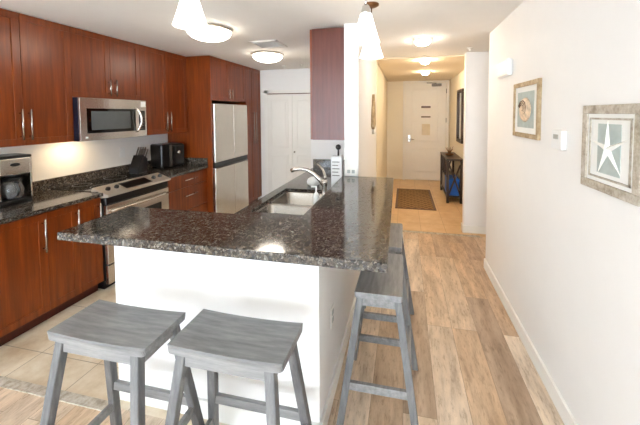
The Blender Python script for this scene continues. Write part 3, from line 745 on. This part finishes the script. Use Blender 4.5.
# vent
t = thing('air_vent', 'white square louvred air vent in the kitchen ceiling', 'air vent', (-1.54, 3.42, H))
bm = bmesh.new(); a = 0.17
for q in ((-a, a, -a, -a + 0.03), (-a, a, a - 0.03, a), (-a, -a + 0.03, -a, a), (a - 0.03, a, -a, a)): box(bm, q[0], q[1], q[2], q[3], -0.012, 0, bev=0.002)
obj('frame', bm, 'ceiling', t)
obj('backing', B(-0.14, 0.14, -0.14, 0.14, -0.002, 0), 'black', t)  # black sheet stands in for the shade inside the duct
for k in range(8):
    y = -0.122 + k * 0.035
    obj('slat', B(-0.14, 0.14, -0.010, 0.010, -0.001, 0.001, M4=Matrix.Translation((0, y, -0.008)) @ Matrix.Rotation(R(35), 4, 'X')), 'ceiling', t)
for lb, x, y in (('small round sprinkler cover on the ceiling near the closet', -1.98, 5.0), ('small round sensor on the ceiling right of the closet sprinkler', -1.66, 4.98), ('small round sprinkler head on the ceiling before the hall block', 0.78, 4.2)):
    tag(obj('ceiling_sprinkler', lathe(bmesh.new(), [(0.035, 0), (0.035, -0.008), (0.015, -0.012), (0.012, -0.03), (0.02, -0.034)], (x, y, H), 20), 'trim'), lb, 'sprinkler')

# ------------------------------------------------------------ right wall things
def frame(label, y0, y1, z0, z1, w_, cat='picture'):
    t = thing('framed_picture', label, cat, (XR, (y0 + y1) / 2, (z0 + z1) / 2))
    a, b_ = (y1 - y0) / 2, (z1 - z0) / 2
    bm = bmesh.new()
    for q in ((-a, a, -b_, -b_ + w_), (-a, a, b_ - w_, b_), (-a, -a + w_, -b_ + w_, b_ - w_), (a - w_, a, -b_ + w_, b_ - w_)):
        box(bm, -0.020, 0, q[0], q[1], q[2], q[3], bev=0.003)
    obj('frame', bm, 'driftwood', t)
    obj('mat_board', B(-0.012, -0.002, -a + w_ - 0.002, a - w_ + 0.002, -b_ + w_ - 0.002, b_ - w_ + 0.002), 'mat', t)
    return t, a, b_
t, a, b_ = frame('large driftwood-framed picture of a white starfish on the right wall', 1.315, 1.697, 1.282, 1.652, 0.038)
bm = bmesh.new()
for q in ((-a + .055, a - .055, -b_ + .055, -b_ + .063), (-a + .055, a - .055, b_ - .063, b_ - .055), (-a + .055, -a + .063, -b_ + .055, b_ - .055), (a - .063, a - .055, -b_ + .055, b_ - .055)):
    box(bm, -0.016, -0.011, q[0], q[1], q[2], q[3])
obj('inner_frame', bm, 'driftwood', t)
obj('backing', B(-0.014, -0.011, -0.075, 0.075, -0.105, 0.105), 'aqua', t)
bm = bmesh.new(); tt = bmesh.new()
n = 10; ring = []; c0 = tt.verts.new((-0.030, 0, 0))
for i in range(n):
    an = R(90 - 4 + 36 * i); r_ = 0.130 if i % 2 == 0 else 0.021
    ring.append(tt.verts.new((-0.0145, r_ * math.cos(an), r_ * math.sin(an))))
for i in range(n): tt.faces.new((c0, ring[i], ring[(i + 1) % n]))
tt.faces.new(ring[::-1]); bmesh.ops.recalc_face_normals(tt, faces=tt.faces[:]); merge(bm, tt)
obj('starfish', bm, 'star', t)
t, a, b_ = frame('smaller tan-framed seashell picture farther along the right wall', 2.205, 2.675, 1.447, 1.838, 0.032)
t.children[0].data.materials[0] = M['tanwood']
obj('backing', B(-0.014, -0.011, -0.15, 0.15, -0.125, 0.125), 'aqua', t)
bm = bmesh.new()
Mx = Matrix.Translation((-0.014, 0, 0)) @ Matrix.Rotation(R(-90), 4, 'Y') @ Matrix.Diagonal((1.0, 1.25, 1, 1))
lathe(bm, [(0.085, 0), (0.078, 0.008), (0.055, 0.016), (0.02, 0.022), (0.002, 0.023)], (0, 0, 0), 28, Mx)
sh = obj('seashell', bm, 'shell', t)
bm = bmesh.new()
for k in range(3):
    pts = []
    for i in range(9):
        an = R(20 + 35 * i); rr = 0.075 - 0.006 * i - 0.014 * k; pts.append((-0.030 - 0.002 * k, rr * math.cos(an) * 1.2, rr * math.sin(an)))
    tube(bm, pts, 0.0035, 6)
obj('ridges', bm, 'brown', sh)
t = thing('thermostat', 'small white thermostat between the two pictures on the right wall', 'thermostat', (XR, 1.935, 1.472))
obj('housing', B(-0.028, 0, -0.060, 0.060, -0.052, 0.052, bev=0.006), 'white', t)
obj('screen', B(-0.030, -0.027, -0.025, 0.03, 0.005, 0.030), 'screen', t)
t = thing('door_chime', 'white box chime high on the right wall near its far end', 'door chime', (XR, 2.90, 2.005))
obj('housing', B(-0.045, 0, -0.14, 0.14, -0.085, 0.055, bev=0.015), 'white', t)

# ------------------------------------------------------------ hall things
bm = bmesh.new()
prism(bm, [(4.02, 1.42), (4.22, 1.47), (4.20, 1.62), (4.05, 1.87), (3.93, 1.60), (3.90, 1.46)], 'x', -0.41, -0.375, bev=0.006)
t = tag(obj('wall_hanging', bm, 'tanwood'), 'carved pointed wooden wall hanging on the left hall wall', 'wall decoration')
obj('tassel', tube(bmesh.new(), [(-0.39, 4.06, 1.43), (-0.39, 4.06, 1.36)], [0.012, 0.02], 8), 'mat', t)
t = thing('doormat', 'brown patterned rug with a plain border on the hall tiles', 'rug', (0.185, 6.15, 0))
obj('weave', B(-0.30, 0.30, -0.68, 0.68, 0, 0.010), 'rug', t)
bm = bmesh.new()
for q in ((-.34, .34, -.72, -.68), (-.34, .34, .68, .72), (-.34, -.30, -.68, .68), (.30, .34, -.68, .68)): box(bm, q[0], q[1], q[2], q[3], 0, 0.009)
obj('border', bm, 'brown', t)
# console table
t = thing('console_table', 'narrow dark wooden console table against the right hall wall', 'table', (0.88, 6.45, 0))
obj('table_top', B(-0.14, 0.14, -0.55, 0.55, 0.775, 0.805, bev=0.004), 'espresso', t)
for sx in (-1, 1):
    for sy in (-1, 1): obj('leg', B(sx * 0.115 - 0.022, sx * 0.115 + 0.022, sy * 0.50 - 0.022, sy * 0.50 + 0.022, 0, 0.775, bev=0.002), 'espresso', t)
obj('shelf', B(-0.13, 0.13, -0.48, 0.48, 0.10, 0.125, bev=0.002), 'espresso', t)
for sy in (-1, 1):
    bm = bmesh.new()
    for s in (-1, 1):
        prism(bm, [(s * 0.09, 0.14), (s * 0.09 + 0.03 * s, 0.14), (-s * 0.08, 0.70), (-s * 0.08 - 0.03 * s, 0.70)], 'y', sy * 0.50 - 0.008 + 0.004 * s, sy * 0.50 + 0.004 + 0.004 * s)
    obj('cross_brace', bm, 'espresso', t)
for y in (-0.22, 0.08, 0.3):
    bm = bmesh.new()
    for s in (-1, 1): prism(bm, [(y + s * 0.02, 0.775), (y + s * 0.055, 0.775), (y + s * 0.13, 0.44), (y + s * 0.10, 0.44)], 'x', -0.125, -0.105)
    obj('side_brace', bm, 'espresso', t)
def bin_(label, y0, y1, mat):
    t = thing('storage_bin', label, 'storage bin', (0.87, (y0 + y1) / 2, 0.125), group='fabric bins under the console table')
    h = (y1 - y0) / 2
    obj('basket', B(-0.10, 0.10, -h, h, 0, 0.30, bev=0.01), mat, t)
    obj('rim', B(-0.104, 0.104, -h - 0.004, h + 0.004, 0.28, 0.305, bev=0.004), mat, t)
bin_('bright blue fabric bin on the lower shelf of the console table', 5.99, 6.40, 'blue')
bin_('grey fabric bin behind the blue one on the console shelf', 6.46, 6.88, 'grey')
t = thing('decorative_branch', 'small gold branch ornament on top of the console table', 'ornament', (0.84, 6.35, 0.805))
obj('dish', lathe(bmesh.new(), [(0.03, 0), (0.07, 0.02), (0.085, 0.045), (0.078, 0.045), (0.06, 0.024), (0.01, 0.012)]), 'bronze', t)
bm = bmesh.new()
for k in range(7):
    an = k * 0.9; tube(bm, [(0, 0, 0.02), (0.03 * math.cos(an), 0.04 * math.sin(an), 0.09), (0.07 * math.cos(an + 0.3), 0.11 * math.sin(an + 0.3), 0.13 + 0.01 * k)], [0.007, 0.006, 0.003], 6)
obj('twigs', bm, 'bronze', t)
t = thing('wall_mirror', 'dark-framed mirror hanging above the console table', 'mirror', (1.035, 6.32, 1.57))
bm = bmesh.new()
for q in ((-.28, .28, -.50, -.44), (-.28, .28, .44, .50), (-.28, -.22, -.44, .44), (.22, .28, -.44, .44)): box(bm, -0.04, 0, q[0], q[1], q[2], q[3], bev=0.006)
obj('frame', bm, 'espresso', t)
obj('mirror_glass', B(-0.015, -0.003, -0.222, 0.222, -0.442, 0.442), 'mirror', t)
